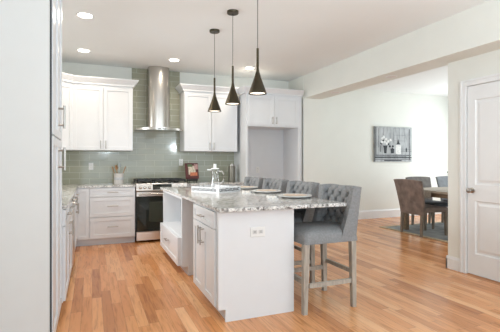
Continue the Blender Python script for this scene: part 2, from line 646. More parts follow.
# ---- right back uppers
cabinet('wall_cabinet', 'white two-door wall cabinet right of the range hood', 'cabinet', (1.46, 6.60, 0), 0, .965, .345, UZ0, UZ1,
        [('door', .006, .479, UZ0 + .004, UZ1 - .03, (.444, 1.545, .13)), ('door', .486, .959, UZ0 + .004, UZ1 - .03, (.521, 1.545, .13))],
        toe=False, crown=lambda bm: crown_run(bm, [(0, .345), (0, 0), (.965, 0)], UZ1))


# ---- fridge enclosure
def encl(bm):
    box(bm, 0, .035, -.0, .62, 0, 2.475, bev=.001)      # left tall panel
    box(bm, 1.035, 1.07, 0, .62, 0, 2.475, bev=.001)
    box(bm, .035, 1.035, .0, .62, 1.90, 2.475)
    box(bm, .035, 1.035, .60, .62, 0, 1.90)
    box(bm, 1.07, 1.115, .02, .62, 0, 2.475)
cabinet('refrigerator_enclosure', 'tall white refrigerator enclosure with empty bay and two doors above it', 'cabinet', (2.485, 6.32, 0), 0, 1.07, .62, 0, 2.475,
        [('door', .038, .532, 1.925, 2.445, (.497, 2.01, .13)), ('door', .538, 1.032, 1.925, 2.445, (.573, 2.01, .13))],
        toe=False, crown=lambda bm: crown_run(bm, [(0, .30), (0, 0), (1.115, 0)], 2.475), body_extra=encl, body=False)

# ---- base cabinets on the back wall
BZ = .884
cabinet('drawer_cabinet', 'white three-drawer base cabinet left of the range', 'cabinet', (-0.035, 6.36, 0), 0, .665, .575, 0, BZ,
        [('drawer', .006, .655, .742, .874, (.33, .81, .16)), ('drawer', .006, .655, .435, .734, (.33, .60, .16)), ('drawer', .006, .655, .112, .427, (.33, .285, .16))])
cabinet('corner_base_cabinet', 'narrow white base cabinet in the far left corner', 'cabinet', (-0.245, 6.36, 0), 0, .21, .575, 0, BZ,
        [('door', .005, .205, .112, .874, (.045, .64, .14))], fr=.05)
cabinet('base_cabinet', 'white base cabinet between the range and the refrigerator enclosure', 'cabinet', (1.455, 6.36, 0), 0, 1.028, .575, 0, BZ,
        [('drawer', .006, .51, .742, .874, (.258, .81, .16)), ('drawer', .518, 1.02, .742, .874, (.77, .81, .16)),
         ('door', .006, .51, .112, .734, (.475, .64, .14)), ('door', .518, 1.02, .112, .734, (.555, .64, .14))])
# ---- left run
cabinet('base_cabinet', 'white base cabinet on the left wall next to the pantry', 'cabinet', (-0.225, 3.60, 0), PI / 2, 1.105, .62, 0, BZ,
        [('drawer', .006, .55, .742, .874, (.275, .81, .16)), ('drawer', .556, 1.10, .742, .874, (.83, .81, .16)),
         ('door', .006, .55, .112, .734, (.51, .64, .14)), ('door', .556, 1.10, .112, .734, (.595, .64, .14))])
cabinet('base_cabinet', 'white base cabinet on the left wall beyond the dishwasher', 'cabinet', (-0.225, 5.325, 0), PI / 2, .99, .62, 0, BZ,
        [('drawer', .006, .50, .742, .874, (.25, .81, .16)), ('drawer', .506, .98, .742, .874, (.75, .81, .16)),
         ('door', .006, .50, .112, .734, (.46, .64, .14)), ('door', .506, .98, .112, .734, (.546, .64, .14))])
t = thing('dishwasher', 'stainless steel dishwasher in the left run of base cabinets', 'dishwasher', (-0.225, 4.71, 0), PI / 2)
obj('body', B((.005, .605, .01, .6, .02, BZ - .002)), M_gap, t)
obj('door', B((.008, .602, -.028, .008, .11, .845), bev=.004), M_steelh, t)
obj('control_panel', B((.008, .602, -.028, .008, .85, .878), bev=.004), M_blackgl, t)
bm = bmesh.new()
tube(bm, [(.05, -.06, .815), (.56, -.06, .815)], .011)
for x in (.09, .52):
    tube(bm, [(x, -.06, .815), (x, -.02, .815)], .008)
obj('handle', bm, M_steel, t, smooth=True)

# ---- tall pantry at the left edge, with its wide side panel
PY0, PY1 = 2.77, 3.59
t = thing('pantry_cabinet', 'tall white pantry cabinet at the left edge with long bar handles', 'cabinet', (-0.25, PY0, 0), PI / 2)
wd = PY1 - PY0
obj('cabinet_box', B((0.0, wd, 0, .60, .10, 2.70), (0, wd, .06, .60, 0, .10)), M_cab, t)
obj('side_panel', B((-.040, -.022, -.004, .61, 0, 2.87)), mat('cabinet_paint_dimmed', (.655, .66, .65), .4, noise=.01), t)  # cabinet paint greyed on this panel to offset the strong rear light
obj('shadow_gap', B((-.021, 0, -.013, .60, 0, 2.70)), M_gap, t)
for z0, z1, hz in ((.112, 1.445, 1.30), (1.455, 2.68, 1.61)):
    for x0, x1, hx in ((.006, .455, 1), (.461, wd - .006, None)):
        fb = bmesh.new()
        front(fb, x0, x1, z0, z1)
        d = obj('door', fb, M_cab, t)
        if hx:
            hb = bmesh.new()
            pull(hb, .43, hz, .17, True, r=.009, out=.042)
            obj('handle', hb, M_nickel, d, smooth=True)
        else:
            hb = bmesh.new()
            box(hb, .0, .05, -.026, -.0, (z1 + .001 if z0 < 1 else z0 - .006), (z1 + .006 if z0 < 1 else z0 - .002))
            obj('hinge', hb, M_nickel, d)
bm = bmesh.new()
box(bm, -.028, wd, -.03, .6, 2.70, 2.88)
obj('top_filler', bm, M_cab, t)

# ---- counters on the walls
bm = bmesh.new()
prism(bm, [(XL + .002, 3.60), (-.195, 3.60), (-.195, 6.325), (.635, 6.325), (.635, 6.935), (XL + .002, 6.935)], 'z', .884, .914)
tag(obj('countertop', bm, M_granite), 'speckled granite worktop turning the far left corner', 'countertop')
tag(obj('countertop', B((1.455, 2.483, 6.325, 6.935, .884, .914), bev=.003), M_granite), 'speckled granite worktop right of the range', 'countertop')

# ---- range
RX0, RW = .638, .812
t = thing('range', 'stainless gas range with black oven door and front knobs', 'stove', (RX0, 6.35, 0), 0)
obj('body', B((.003, RW - .003, .01, .57, .03, .905)), M_gap, t)
obj('bottom_drawer', B((.008, RW - .008, -.03, .01, .035, .175), bev=.005), M_steelh, t)
bm = B((.008, RW - .008, -.035, .01, .185, .80), bev=.005)
od = obj('oven_door', bm, M_blackgl, t)
obj('door_rail', B((.006, RW - .006, -.038, -.002, .73, .803), bev=.004), M_steelh, od)
obj('window', B((.20, RW - .20, -.0375, -.03, .32, .64), bev=.001), M_ovenin, od)
bm = bmesh.new()
tube(bm, [(.04, -.085, .765), (RW - .04, -.085, .765)], .013, 12)
for x in (.07, RW - .07):
    tube(bm, [(x, -.085, .765), (x, -.03, .765)], .010)
obj('handle', bm, M_steel, od, smooth=True)
bm = bmesh.new()
prism(bm, [(-.045, .812), (-.052, .825), (-.028, .925), (.05, .925), (.05, .812)], 'x', .004, RW - .004)
cp = obj('control_panel', bm, M_steelh, t)
bm = bmesh.new()
prism(bm, [(-.0535, .832), (-.0545, .834), (-.034, .918), (-.02, .918), (-.03, .832)], 'x', .255, .555)
obj('display', bm, M_blackgl, cp)
for kx in (.065, .135, .205, .665, .735):
    bm = bmesh.new()
    lathe(bm, [(0, 0), (.026, 0), (.026, .006), (.021, .010), (.019, .035), (.016, .038), (0, .038)], n=18)
    bmesh.ops.rotate(bm, verts=bm.verts[:], cent=(0, 0, 0), matrix=Matrix.Rotation(PI / 2 - .22, 3, 'X'))
    bmesh.ops.translate(bm, verts=bm.verts[:], vec=(kx, -.042, .870))
    obj('knob', bm, M_steel, cp, smooth=True)
obj('cooktop', B((0, RW, -.02, .57, .918, .930), bev=.003), M_steelh, t)
for gx0, gx1 in ((.02, .27), (.28, .53), (.54, .79)):
    bm = bmesh.new()
    z0, z1 = .965, .990
    for yy in (.0, .265, .535):
        box(bm, gx0, gx1, yy, yy + .016, z0, z1)
    for xx in (gx0, (gx0 + gx1) / 2 - .008, gx1 - .016):
        box(bm, xx, xx + .016, 0, .55, z0, z1)
    for yy in (.13, .40):
        box(bm, gx0 + .03, gx1 - .03, yy, yy + .012, z0, z1)
    for xx in (gx0, gx1 - .016):
        for yy in (0, .535):
            box(bm, xx, xx + .016, yy, yy + .016, .929, z0 + .002)
    obj('grate', bm, M_black, t)
for bx, by in ((.145, .13), (.145, .42), (.405, .27), (.665, .13), (.665, .42)):
    bm = bmesh.new()
    lathe(bm, [(0, .93), (.045, .93), (.045, .936), (.03, .942), (.03, .947), (0, .947)], c=(bx, by, 0), n=16)
    obj('burner', bm, M_black, t, smooth=True)

# ---- range hood
t = thing('range_hood', 'stainless chimney range hood with a curved canopy', 'range hood', (1.055, YB - .012, 1.80), 0)
bm = bmesh.new()
# canopy: thin curved visor, arched front in plan and domed on top
nU, nV = 24, 8
top = []
bot = []
for i in range(nU + 1):
    u = -1 + 2 * i / nU
    yf = -(.34 + .16 * (1 - abs(u) ** 2.2))
    rt, rb = [], []
    for j in range(nV + 1):
        v = j / nV
        y = yf * v
        zt = .022 + .055 * (1 - abs(u) ** 2) * (1 - .55 * v ** 2)
        rt.append(bm.verts.new((u * .385, y, zt)))
        rb.append(bm.verts.new((u * .385, y, 0)))
    top.append(rt)
    bot.append(rb)
for i in range(nU):
    for j in range(nV):
        bm.faces.new((top[i][j], top[i][j + 1], top[i + 1][j + 1], top[i + 1][j]))
        bm.faces.new((bot[i][j], bot[i + 1][j], bot[i + 1][j + 1], bot[i][j + 1]))
    bm.faces.new((top[i][nV], bot[i][nV], bot[i + 1][nV], top[i + 1][nV]))
    bm.faces.new((top[i][0], top[i + 1][0], bot[i + 1][0], bot[i][0]))
for i in (0, nU):
    for j in range(nV):
        bm.faces.new((top[i][j], bot[i][j], bot[i][j + 1], top[i][j + 1]))
can = obj('canopy', bm, M_steel, t, smooth=True)
for bx in (-.045, .045):
    bm = bmesh.new()
    box(bm, bx - .03, bx + .03, -.503, -.49, .012, .024)
    obj('button', bm, M_black, can)


def chim(bm, hw, dp, z0, z1):
    pts = [(-hw, 0)]
    for i in range(17):
        a = PI - PI * i / 16
        pts.append((hw * math.cos(a), -dp + .10 - .10 * math.sin(a) ** 0.8 if 0 < i < 16 else -dp + .10))
    pts.append((hw, 0))
    prism(bm, pts, 'z', z0, z1)
bm = bmesh.new()
chim(bm, .182, .30, .06, .74)
obj('lower_chimney', bm, M_steel, t, smooth=True)
bm = bmesh.new()
chim(bm, .176, .294, .73, 1.078)
obj('upper_chimney', bm, M_steel, t, smooth=True)

# ---- wall outlets and switches
def outlet(loc, rz, label, double=False):
    w2 = .058 if double else .036
    t = thing('wall_outlet', label, 'outlet', loc, rz)
    obj('plate', B((-w2, w2, -.007, 0, -.058, .058), bev=.002), M_plastic, t)
    for cx in ((-.024, .024) if double else (0,)):
        for cz in (-.02, .02):
            r = obj('socket', B((cx - .014, cx + .014, -.010, -.007, cz - .014, cz + .014), bev=.001), M_plastic, t)
            obj('slots', B((cx - .007, cx - .004, -.0106, -.0098, cz - .006, cz + .006), (cx + .004, cx + .007, -.0106, -.0098, cz - .006, cz + .006)), M_gap, r)
outlet((-0.015, YB - .012, 1.20), 0, 'white wall outlet on the tile left of the utensil crock')
outlet((1.475, YB - .012, 1.265), 0, 'white wall outlet on the tile just left of the cookbook')
outlet((2.96, 6.92, 1.12), 0, 'small white outlet inside the empty refrigerator bay')

# ------------------------------------------------------------------ island
IX0, IX1, IY0, IY1 = .93, 1.60, 2.95, 5.56
# near unit: drawer over two doors; end panel faces the camera
def near_body(bm):
    box(bm, 0, .715, 0, IX1 - IX0, .10, .884)
t = cabinet('island_cabinet', 'white island cabinet nearest the camera, one drawer over two doors', 'cabinet', (IX0, 3.715, 0), -PI / 2, .745, IX1 - IX0, 0, BZ,
        [('drawer', .006, .70, .735, .872, (.35, .80, .13)), ('door', .006, .350, .112, .727, (.315, .63, .16)), ('door', .356, .70, .112, .727, (.391, .63, .16))])
bm = bmesh.new()
# end panel with its toe notch (local x just past the body)
prism(bm, [(-.004, .885), (-.004, .10), (.055, .10), (.055, 0), (IX1 - IX0, 0), (IX1 - IX0, .885)], 'x', .745, .765)
ep = obj('end_panel', bm, M_cab, t)
# far unit: open niche over a deep drawer
def niche(bm):
    D = IX1 - IX0
    W = 1.24
    box(bm, 0, .03, 0, D, .10, .884)
    box(bm, W - .03, W, 0, D, .10, .884)
    box(bm, .03, W - .03, .45, D, .10, .884)
    box(bm, .03, W - .03, 0, .45, .10, .43)
    box(bm, .03, W - .03, 0, .45, .855, .884)
t = cabinet('island_cabinet', 'white island cabinet at the far end with an open niche over a deep drawer', 'cabinet', (IX0, IY1, 0), -PI / 2, 1.24, IX1 - IX0, 0, BZ,
            [], body=False, body_extra=niche)
fb = bmesh.new()
front(fb, .02, 1.22, .112, .425, th=.045)
d = obj('drawer', fb, M_cab, t)
hb = bmesh.new()
pull(hb, .62, .30, .15, False, y=-.045)
obj('handle', hb, M_nickel, d, smooth=True)
# back board that closes the open appliance bay between the two units, and carries the seating side
bm = B((1.575, IX1, 3.716, 4.319, 0, .884))
tag(obj('island_back_panel', bm, M_cab), 'white back board of the empty dishwasher bay in the island', 'panel')
bm = bmesh.new()
prism(bm, [(.905, 2.875), (2.09, 2.875), (2.09, 5.65), (.905, 5.65)], 'z', .885, .915)
bmesh.ops.bevel(bm, geom=bm.edges[:], offset=.004, segments=2, affect='EDGES')
tag(obj('island_countertop', bm, M_granite), 'long speckled granite worktop of the island', 'countertop')
t = thing('wall_outlet', 'white horizontal double outlet on the end panel of the island', 'outlet', (1.262, IY0, .703))
obj('plate', B((-.064, .064, -.007, 0, -.041, .041), bev=.003), M_plastic, t)
for cx in (-.026, .026):
    r = obj('socket', B((cx - .019, cx + .019, -.0095, -.007, -.016, .016), bev=.002), mat('socket_plastic', (.62, .62, .61), .4), t)
    obj('slots', B((cx - .009, cx + .009, -.0104, -.0092, .004, .0065), (cx - .009, cx + .009, -.0104, -.0092, -.0065, -.004)), M_gap, r)

# ------------------------------------------------------------------ bar stools
def make_stool():
    t = thing('bar_stool', 'grey tufted wing-back stool nearest the camera', 'bar stool', (0, 0, 0), -PI / 2, 'tufted grey stools along the island')
    hw, zs, zt = .265, .60, 1.055
    # local: faces -y; front legs y=-.25 , back legs y=+.25
    bm = bmesh.new()
    n = 16
    # seat: soft crowned cushion
    def sq(a, p=5.0):
        return a
    rows = []
    prof = [(0, .585), (0.0, .60), (.006, .645), (.02, .672), (.05, .690), (.11, .703), (.2, .708)]
    for ins, z in prof:
        x0, x1, y0, y1 = -hw + ins, hw - ins, -.285 + ins, .26 - min(ins, .02)
        r = min(.03, (x1 - x0) / 3)
        ring = []
        for cx, cy, a0 in ((x1 - r, y1 - r, 0), (x0 + r, y1 - r, PI / 2), (x0 + r, y0 + r, PI), (x1 - r, y0 + r, 1.5 * PI)):
            for k in range(4):
                a = a0 + PI / 2 * k / 3
                ring.append(bm.verts.new((cx + r * math.cos(a), cy + r * math.sin(a), z)))
        rows.append(ring)
    for a, b in zip(rows, rows[1:]):
        for i in range(16):
            bm.faces.new((a[i], a[(i + 1) % 16], b[(i + 1) % 16], b[i]))
    bm.faces.new(rows[0][::-1])
    bm.faces.new(rows[-1])
    obj('seat', bm, M_fabric, t, smooth=True)
    # backrest: U-shaped shell, inner face button-tufted, wings sweeping down to the seat
    bm = bmesh.new()
    nu, nv = 96, 34
    z0 = .60
    inner, outer = [], []
    W = hw - .055           # inner half width
    for j in range(nv + 1):
        v = j / nv
        z = z0 + (zt - z0) * v
        lean = .055 * v
        e = .065 + .075 * (1 - v) ** 1.6      # how far the wing comes forward
        if v < .18:
            e -= .02 * (1 - v / .18)
        yb = .222 + lean
        flare = .012 * v
        L = 2 * W + 2 * e
        ri, ro = [], []
        for i in range(nu + 1):
            s = -L / 2 + L * i / nu
            rc = .03
            a = abs(s)
            sg = 1 if s >= 0 else -1
            # straight back, rounded corner, wing
            q = PI / 2 * rc
            if a < W - rc:
                x, y, nx, ny = a, yb, 0, 1
            elif a < W - rc + q:
                th = (a - (W - rc)) / rc
                x = W - rc + rc * math.sin(th)
                y = yb - rc + rc * math.cos(th)
                nx, ny = math.sin(th), math.cos(th)
            else:
                x = W
                y = yb - rc - (a - (W - rc + q))
                nx, ny = 1, 0
            x += flare * (a / (L / 2))
            # tufting: diamond creases
            px, pz = .118, .125
            A = s / px + (z - z0) / pz
            D = s / px - (z - z0) / pz
            f1 = abs(A - round(A))
            f2 = abs(D - round(D))
            dep = .013 * math.exp(-(f1 / .09) ** 2) + .013 * math.exp(-(f2 / .09) ** 2) + .034 * math.exp(-((f1 * f1 + f2 * f2) / .035))
            edge = min(1, (1 - v) / .13) * min(1, max(0, (L / 2 - a)) / .10) * (1 if v > .02 else 0)
            dep = dep * edge
            bulge = .030 * min(1, (1 - v) / .10 + .0) ** .5 * min(1, max(0, L / 2 - a) / .05 + .0) ** .5
            o = -bulge + dep * 1.15
            ri.append(bm.verts.new((sg * (x + nx * o), y + ny * o, z + (.006 * math.sin(PI * min(1, a / (L / 2))) if j == nv else 0))))
            T = .052
            ro.append(bm.verts.new((sg * (x + nx * T), y + ny * T, z - (.004 if j == nv else 0))))
        inner.append(ri)
        outer.append(ro)
    for g in (inner, outer):
        for j in range(nv):
            for i in range(nu):
                bm.faces.new((g[j][i], g[j][i + 1], g[j + 1][i + 1], g[j + 1][i]))
    for i in range(nu):
        bm.faces.new((inner[nv][i], inner[nv][i + 1], outer[nv][i + 1], outer[nv][i]))
        bm.faces.new((inner[0][i], outer[0][i], outer[0][i + 1], inner[0][i + 1]))
    for j in range(nv):
        for i in (0, nu):
            bm.faces.new((inner[j][i], inner[j + 1][i], outer[j + 1][i], outer[j][i]))
    obj('backrest', bm, M_fabric, t, smooth=True)
    # legs
    for sx in (-1, 1):
        for sy in (-1, 1):
            bm = bmesh.new()
            taper_leg(bm, sx * .232, sy * .235 - .02, 0, .59, .038, .05, sx * .0, sy * .012)
            obj('leg', bm, M_weath, t)
    for sx in (-1, 1):
        bm = B((sx * .232 - .012, sx * .232 + .012, -.225, .225, .215, .252))
        obj('side_stretcher', bm, M_weath, t)
    obj('footrest', B((-.21, .21, -.258, -.226, .235, .275)), M_weath, t)
    obj('back_stretcher', B((-.21, .21, .226, .25, .285, .320)), M_weath, t)
    return t


st0 = make_stool()
SY = [3.085, 3.775, 4.465, 5.155]
st0.location = (1.915, SY[0], 0)
for y, lb in zip(SY[1:], ('grey tufted wing-back stool second from the camera', 'grey tufted wing-back stool third from the camera',
                          'grey tufted wing-back stool farthest from the camera')):
    dup(st0, (1.915, y, 0), None, lb)

# ------------------------------------------------------------------ things on the island
CT = .915
# plates with chargers
def place_setting(x, y, lab, rot):
    t = thing('charger_plate', 'wide white charger plate ' + lab, 'plate', (x, y, CT), rot, 'charger plates on the island')
    bm = bmesh.new()
    lathe(bm, [(0, 0), (.12, 0), (.172, .018), (.175, .026), (.165, .027), (.125, .010), (0, .007)], n=36)
    obj('rim', bm, M_white, t, smooth=True)
    p = thing('dinner_plate', 'tan dinner plate ' + lab, 'plate', (x, y, CT + .012), rot, 'tan dinner plates on the island')
    bm = bmesh.new()
    lathe(bm, [(0, 0), (.075, 0), (.08, .003), (.118, .012), (.120, .015), (.08, .008), (0, .006)], n=36)
    obj('dish', bm, M_gold, p, smooth=True)
    return t
def napkin(x, y, rz, z, lab):
    bm = bmesh.new()
    n = 10
    g = []
    for i in range(n + 1):
        r = []
        for j in range(7):
            u = i / n - .5
            v = j / 6 - .5
            wv = .5 + 1.1 * abs(u)
            zz = .014 + .010 * math.sin(v * 14 + u * 3) * (abs(u) + .3) + .012 * (1 - abs(u) * 2)
            r.append((u * .20, v * .10 * wv, zz))
        g.append(r)
    top = [[bm.verts.new(p) for p in r] for r in g]
    bot = [[bm.verts.new((p[0], p[1], 0.0)) for p in r] for r in g]
    for i in range(n):
        for j in range(6):
            bm.faces.new((top[i][j], top[i + 1][j], top[i + 1][j + 1], top[i][j + 1]))
            bm.faces.new((bot[i][j], bot[i][j + 1], bot[i + 1][j + 1], bot[i + 1][j]))
        bm.faces.new((top[i][0], bot[i][0], bot[i + 1][0], top[i + 1][0]))
        bm.faces.new((top[i][6], top[i + 1][6], bot[i + 1][6], bot[i][6]))
    for j in range(6):
        bm.faces.new((top[0][j], top[0][j + 1], bot[0][j + 1], bot[0][j]))
        bm.faces.new((top[n][j], bot[n][j], bot[n][j + 1], top[n][j + 1]))
    o = obj('napkin', bm, M_cloth, None, smooth=True)
    o.location = (x, y, z)
    o.rotation_euler = (0, 0, rz)
    tag(o, lab, 'napkin', 'white napkins on the island')
for (x, y, lab) in ((1.91, 3.50, 'nearest the camera on the island'), (1.91, 4.19, 'in the middle of the island, second from the camera'), (1.91, 4.88, 'farthest from the camera on the island')):
    place_setting(x, y, lab, 0)
    napkin(x - .262, y - .02, 1.2, CT, 'crumpled white napkin beside the plate ' + lab)

# tray
tA, tB, tC = Vector((1.125, 4.678)), Vector((1.355, 4.294)), Vector((1.707, 4.442))
d1 = (tB - tA).normalized()
d2 = Vector((-d1.y, d1.x))
W1 = (tB - tA).length
W2 = .40
ang = math.atan2(d1.y, d1.x)
t = thing('serving_tray', 'white rectangular tray with dark scrollwork on its sides', 'tray', (tA.x, tA.y, CT), ang)
bm = bmesh.new()
H = .062
box(bm, 0, W1, 0, W2, 0, .01)
for b in ((0, W1, 0, .012), (0, W1, W2 - .012, W2), (0, .012, .012, W2 - .012), (W1 - .012, W1, .012, W2 - .012)):
    box(bm, *b, 0.01, H)
obj('tray_body', bm, M_cab, t)


def scroll(bm, fn, ln):
    x = .03
    k = 0
    while x < ln - .04:
        r = .015 if k % 3 else .019
        pts = []
        for q in range(11):
            a = (q / 10) * 1.7 * PI + (0.6 if k % 2 else 2.4)
            rr = r * (1 - .35 * q / 10)
            pts.append(fn(x + rr * math.cos(a), .031 + rr * math.sin(a)))
        tube(bm, pts, .0042, 6)
        x += .036
        k += 1
M_ink = mat('dark_scroll', (0.03, 0.03, 0.03), 0.6)
bm = bmesh.new()
scroll(bm, lambda a, z: (a, -.0005, z), W1)
obj('scrollwork', bm, M_ink, t)
bm = bmesh.new()
scroll(bm, lambda a, z: (W1 + .0005, a, z), W2)
obj('scrollwork', bm, M_ink, t)

# carafe on the tray
t = thing('glass_carafe', 'clear glass carafe with lid and handle on the white tray', 'carafe', (1.40, 4.60, CT + .01), -.35)
bm = bmesh.new()
po = [(0, 0), (.062, 0), (.068, .01), (.066, .05), (.052, .11), (.040, .17), (.042, .22), (.050, .262)]
pi = [(.047, .262), (.039, .22), (.037, .17), (.049, .11), (.062, .05), (.062, .014), (0, .012)]
lathe(bm, po + pi, n=32)
obj('jug', bm, M_glass, t, smooth=True)
bm = bmesh.new()
tube(bm, [(.045, 0, .235), (.085, 0, .235), (.108, 0, .20), (.108, 0, .14), (.095, 0, .10), (.058, 0, .085)], .008, 10)
obj('handle', bm, M_glass, t, smooth=True)
bm = bmesh.new()
prism(bm, [(-.045, .018), (-.095, .004), (-.095, -.004), (-.045, -.018)], 'z', .248, .260)
obj('spout', bm, M_white, t)
bm = bmesh.new()
lathe(bm, [(0, .262), (.05, .262), (.05, .272), (.018, .276), (.018, .325), (0, .325)], n=24)
obj('lid', bm, M_white, t, smooth=True)
# two small glasses on the tray
def tumbler(x, y, lab):
    bm = bmesh.new()
    lathe(bm, [(0, 0), (.027, 0), (.033, .10), (.0305, .10), (.025, .008), (0, .008)], n=24)
    o = obj('drinking_glass', bm, M_glass, None, smooth=True, loc=(x, y, CT + .01))
    tag(o, lab, 'glass', 'small glasses on the tray')
tumbler(1.24, 4.64, 'small clear tumbler on the left of the tray')
tumbler(1.32, 4.72, 'small clear tumbler on the tray, nearer the carafe')

# ------------------------------------------------------------------ things on the back counter
t = thing('utensil_crock', 'pale ceramic crock on the counter left of the range', 'crock', (.40, 6.64, .914))
bm = bmesh.new()
lathe(bm, [(0, 0), (.068, 0), (.074, .02), (.074, .165), (.077, .175), (.068, .175), (.066, .03), (0, .03)], n=30)
obj('pot', bm, mat('crock_glaze', (.60, .58, .56), .3, noise=.05, nscale=20), t, smooth=True)
bm = bmesh.new()
lathe(bm, [(.0745, .07), (.0755, .072), (.0755, .11), (.0745, .112)], n=30)
obj('band', bm, mat('crock_band', (.48, .50, .52), .4, noise=.2, nscale=40), t, smooth=True)


def spoon(dx, dy, top, m, lab, flat=True):
    bm = bmesh.new()
    a = Vector((.40 + dx * .25, 6.64 + dy * .25, .95))
    b = Vector((.40 + dx, 6.64 + dy, .914 + top))
    tube(bm, [a, a.lerp(b, .75), b], [.006, .006, .008], 8)
    u = (b - a).normalized()
    s = bmesh.ops.create_uvsphere(bm, u_segments=12, v_segments=8, radius=.028)
    R = Matrix.Scale(.3, 4, Vector((0, 1, 0))) @ Matrix.Scale(1.45, 4, Vector((0, 0, 1)))
    Q = u.to_track_quat('Z', 'Y').to_matrix().to_4x4()
    bmesh.ops.transform(bm, verts=s['verts'], matrix=Matrix.Translation(b + u * .02) @ Q @ R)
    o = obj('cooking_spoon', bm, m, None, smooth=True)
    tag(o, lab, 'utensil', 'utensils in the crock')
spoon(-.085, .0, .235, M_spoon, 'wooden spoon leaning left in the crock')
spoon(.09, .0, .235, M_spoon, 'wooden spoon leaning right in the crock')
spoon(-.03, .04, .25, M_spoon, 'wooden spoon at the back of the crock, left of the grey one')
spoon(.012, -.02, .285, mat('grey_silicone', (.33, .37, .38), .5, noise=.05), 'grey upright spatula spoon in the middle of the crock')

# cookbook on black stand
t = thing('book_stand', 'small black wire stand under the open cookbook', 'stand', (1.60, 6.60, .914), 0)
bm = bmesh.new()
for sx in (-.06, .06):
    tube(bm, [(sx, -.06, .045), (sx, -.03, .035), (sx, .07, .26)], .006, 8)
    tube(bm, [(sx, -.05, .04), (sx * 1.1, -.04, .0)], .007, 8)
    tube(bm, [(sx, .05, .2), (sx, .12, .0)], .006, 8)
tube(bm, [(-.085, -.045, .05), (.085, -.045, .05)], .018, 8)
obj('frame', bm, M_black, t)
t = thing('cookbook', 'red cookbook with a food picture propped on the black stand', 'book', (1.60, 6.57, .985), 0)
t.rotation_euler = (-.35, 0, 0)
obj('cover', B((-.115, .115, 0, .018, 0, .285), bev=.002), M_red, t)
obj('cover_picture', B((-.06, .065, -.0012, .0004, .075, .235)), mat('cover_cream', (.48, .44, .35), .5, noise=.5, nscale=30), t)
obj('cover_band', B((-.035, .09, -.002, .0002, .05, .115)), mat('cover_orange', (.42, .14, .07), .5, noise=.3, nscale=30), t)
obj('cover_leaf', B((-.07, .01, -.0016, .0002, .215, .262)), mat('cover_green', (.09, .13, .06), .5, noise=.3, nscale=30), t)
obj('cover_corner', B((.045, .11, -.0016, .0002, .17, .265)), mat('cover_pink', (.36, .22, .21), .5, noise=.4, nscale=30), t)

# canister at the right end of the counter
t = thing('canister', 'grey metal canister on the back counter beside the refrigerator enclosure', 'canister', (2.33, 6.62, .914))
bm = bmesh.new()
lathe(bm, [(0, 0), (.062, 0), (.064, .01), (.062, .26), (.058, .285), (0, .29)], n=28)
obj('body', bm, mat('canister_metal', (.20, .19, .16), .4, .7), t, smooth=True)
bm = bmesh.new()
lathe(bm, [(0, .29), (.056, .29), (.056, .31), (.012, .315), (.012, .33), (0, .33)], n=28)
obj('lid', bm, M_nickel, t, smooth=True)

# ------------------------------------------------------------------ pendants and recessed lights
def make_pendant():
    t = thing('pendant_lamp', '', 'pendant lamp', (0, 0, CZ), 0, 'bronze cone pendants over the island')
    bm = bmesh.new()
    lathe(bm, [(0, 0), (.062, 0), (.062, -.022), (.058, -.027), (0, -.027)], n=28)
    obj('ceiling_canopy', bm, M_bronze, t, smooth=True)
    bm = bmesh.new()
    lathe(bm, [(.003, -.027), (.003, -.59)], n=8)
    obj('cord', bm, M_black, t)
    bm = bmesh.new()
    zb = -.99
    po = [(0, -.58), (.011, -.58), (.012, -.76), (.016, -.79), (.030, -.84), (.052, -.90), (.074, -.96), (.084, zb)]
    pi = [(.081, zb), (.070, -.955), (.048, -.895), (.026, -.84), (0, -.82)]
    lathe(bm, po + pi, n=32)
    obj('shade', bm, M_bronze, t, smooth=True)
    bm = bmesh.new()
    lathe(bm, [(0, zb + .008), (.068, zb + .008), (.066, zb + .02), (0, zb + .02)], n=28)
    obj('bulb_lens', bm, mat('pendant_lens', (1, .9, .78), .5, emit=1.6), t, smooth=True)
    return t
p0 = make_pendant()
PL = [(1.385, 4.57, 'bronze cone pendant lamp farthest from the camera, the leftmost'), (1.39, 3.92, 'bronze cone pendant lamp, the middle one of three over the island'), (1.385, 3.235, 'bronze cone pendant lamp nearest the camera, the rightmost')]
p0.location = (PL[0][0], PL[0][1], CZ)
p0['label'] = PL[0][2]
for x, y, lb in PL[1:]:
    dup(p0, (x, y, CZ), None, lb)


def spot(loc, power, size=2.3, col=(1, .87, .73), blend=.7, rad=.06):
    d = bpy.data.lights.new('lamp_light', 'SPOT')
    d.energy = power
    d.spot_size = size
    d.spot_blend = blend
    d.color = col
    d.shadow_soft_size = rad
    o = bpy.data.objects.new('lamp_light', d)
    C.objects.link(o)
    o.location = loc
    return o


def downlight(x, y, z, lab, lit=True, r=.075, power=21):
    t = thing('recessed_light', lab, 'ceiling light', (x, y, z), 0, 'recessed ceiling lights')
    bm = bmesh.new()
    lathe(bm, [(r, -.002), (r + .018, -.004), (r + .02, 0), (r, 0)], n=28)
    bm2 = bm
    obj('trim_ring', bm2, M_trim, t, smooth=True)
    bm = bmesh.new()
    lathe(bm, [(0, -.003), (r, -.003), (r, 0), (0, 0)], n=28)
    obj('lens', bm, M_lamp if lit else M_lampoff, t)
    if lit:
        spot((x, y, z - .02), power, 2.9, (1, .86, .70), .6)
downlight(-.07, 4.64, CZ, 'lit recessed ceiling light nearest the camera, upper left', power=52)
downlight(-.11, 6.11, CZ, 'lit recessed ceiling light above the left wall cabinets')
downlight(1.20, 6.15, CZ, 'lit recessed ceiling light in front of the range hood')
downlight(2.50, 6.19, CZ, 'lit recessed ceiling light above the refrigerator enclosure')
downlight(3.86, 4.29, 2.46, 'unlit recessed light under the ceiling beam, nearer the camera', False, .06)
downlight(3.86, 5.63, 2.46, 'unlit recessed light under the ceiling beam, near the pillar', False, .06)
for x, y, lb in PL:
    spot((x, y, CZ - .985), 4, 1.6, rad=.04)

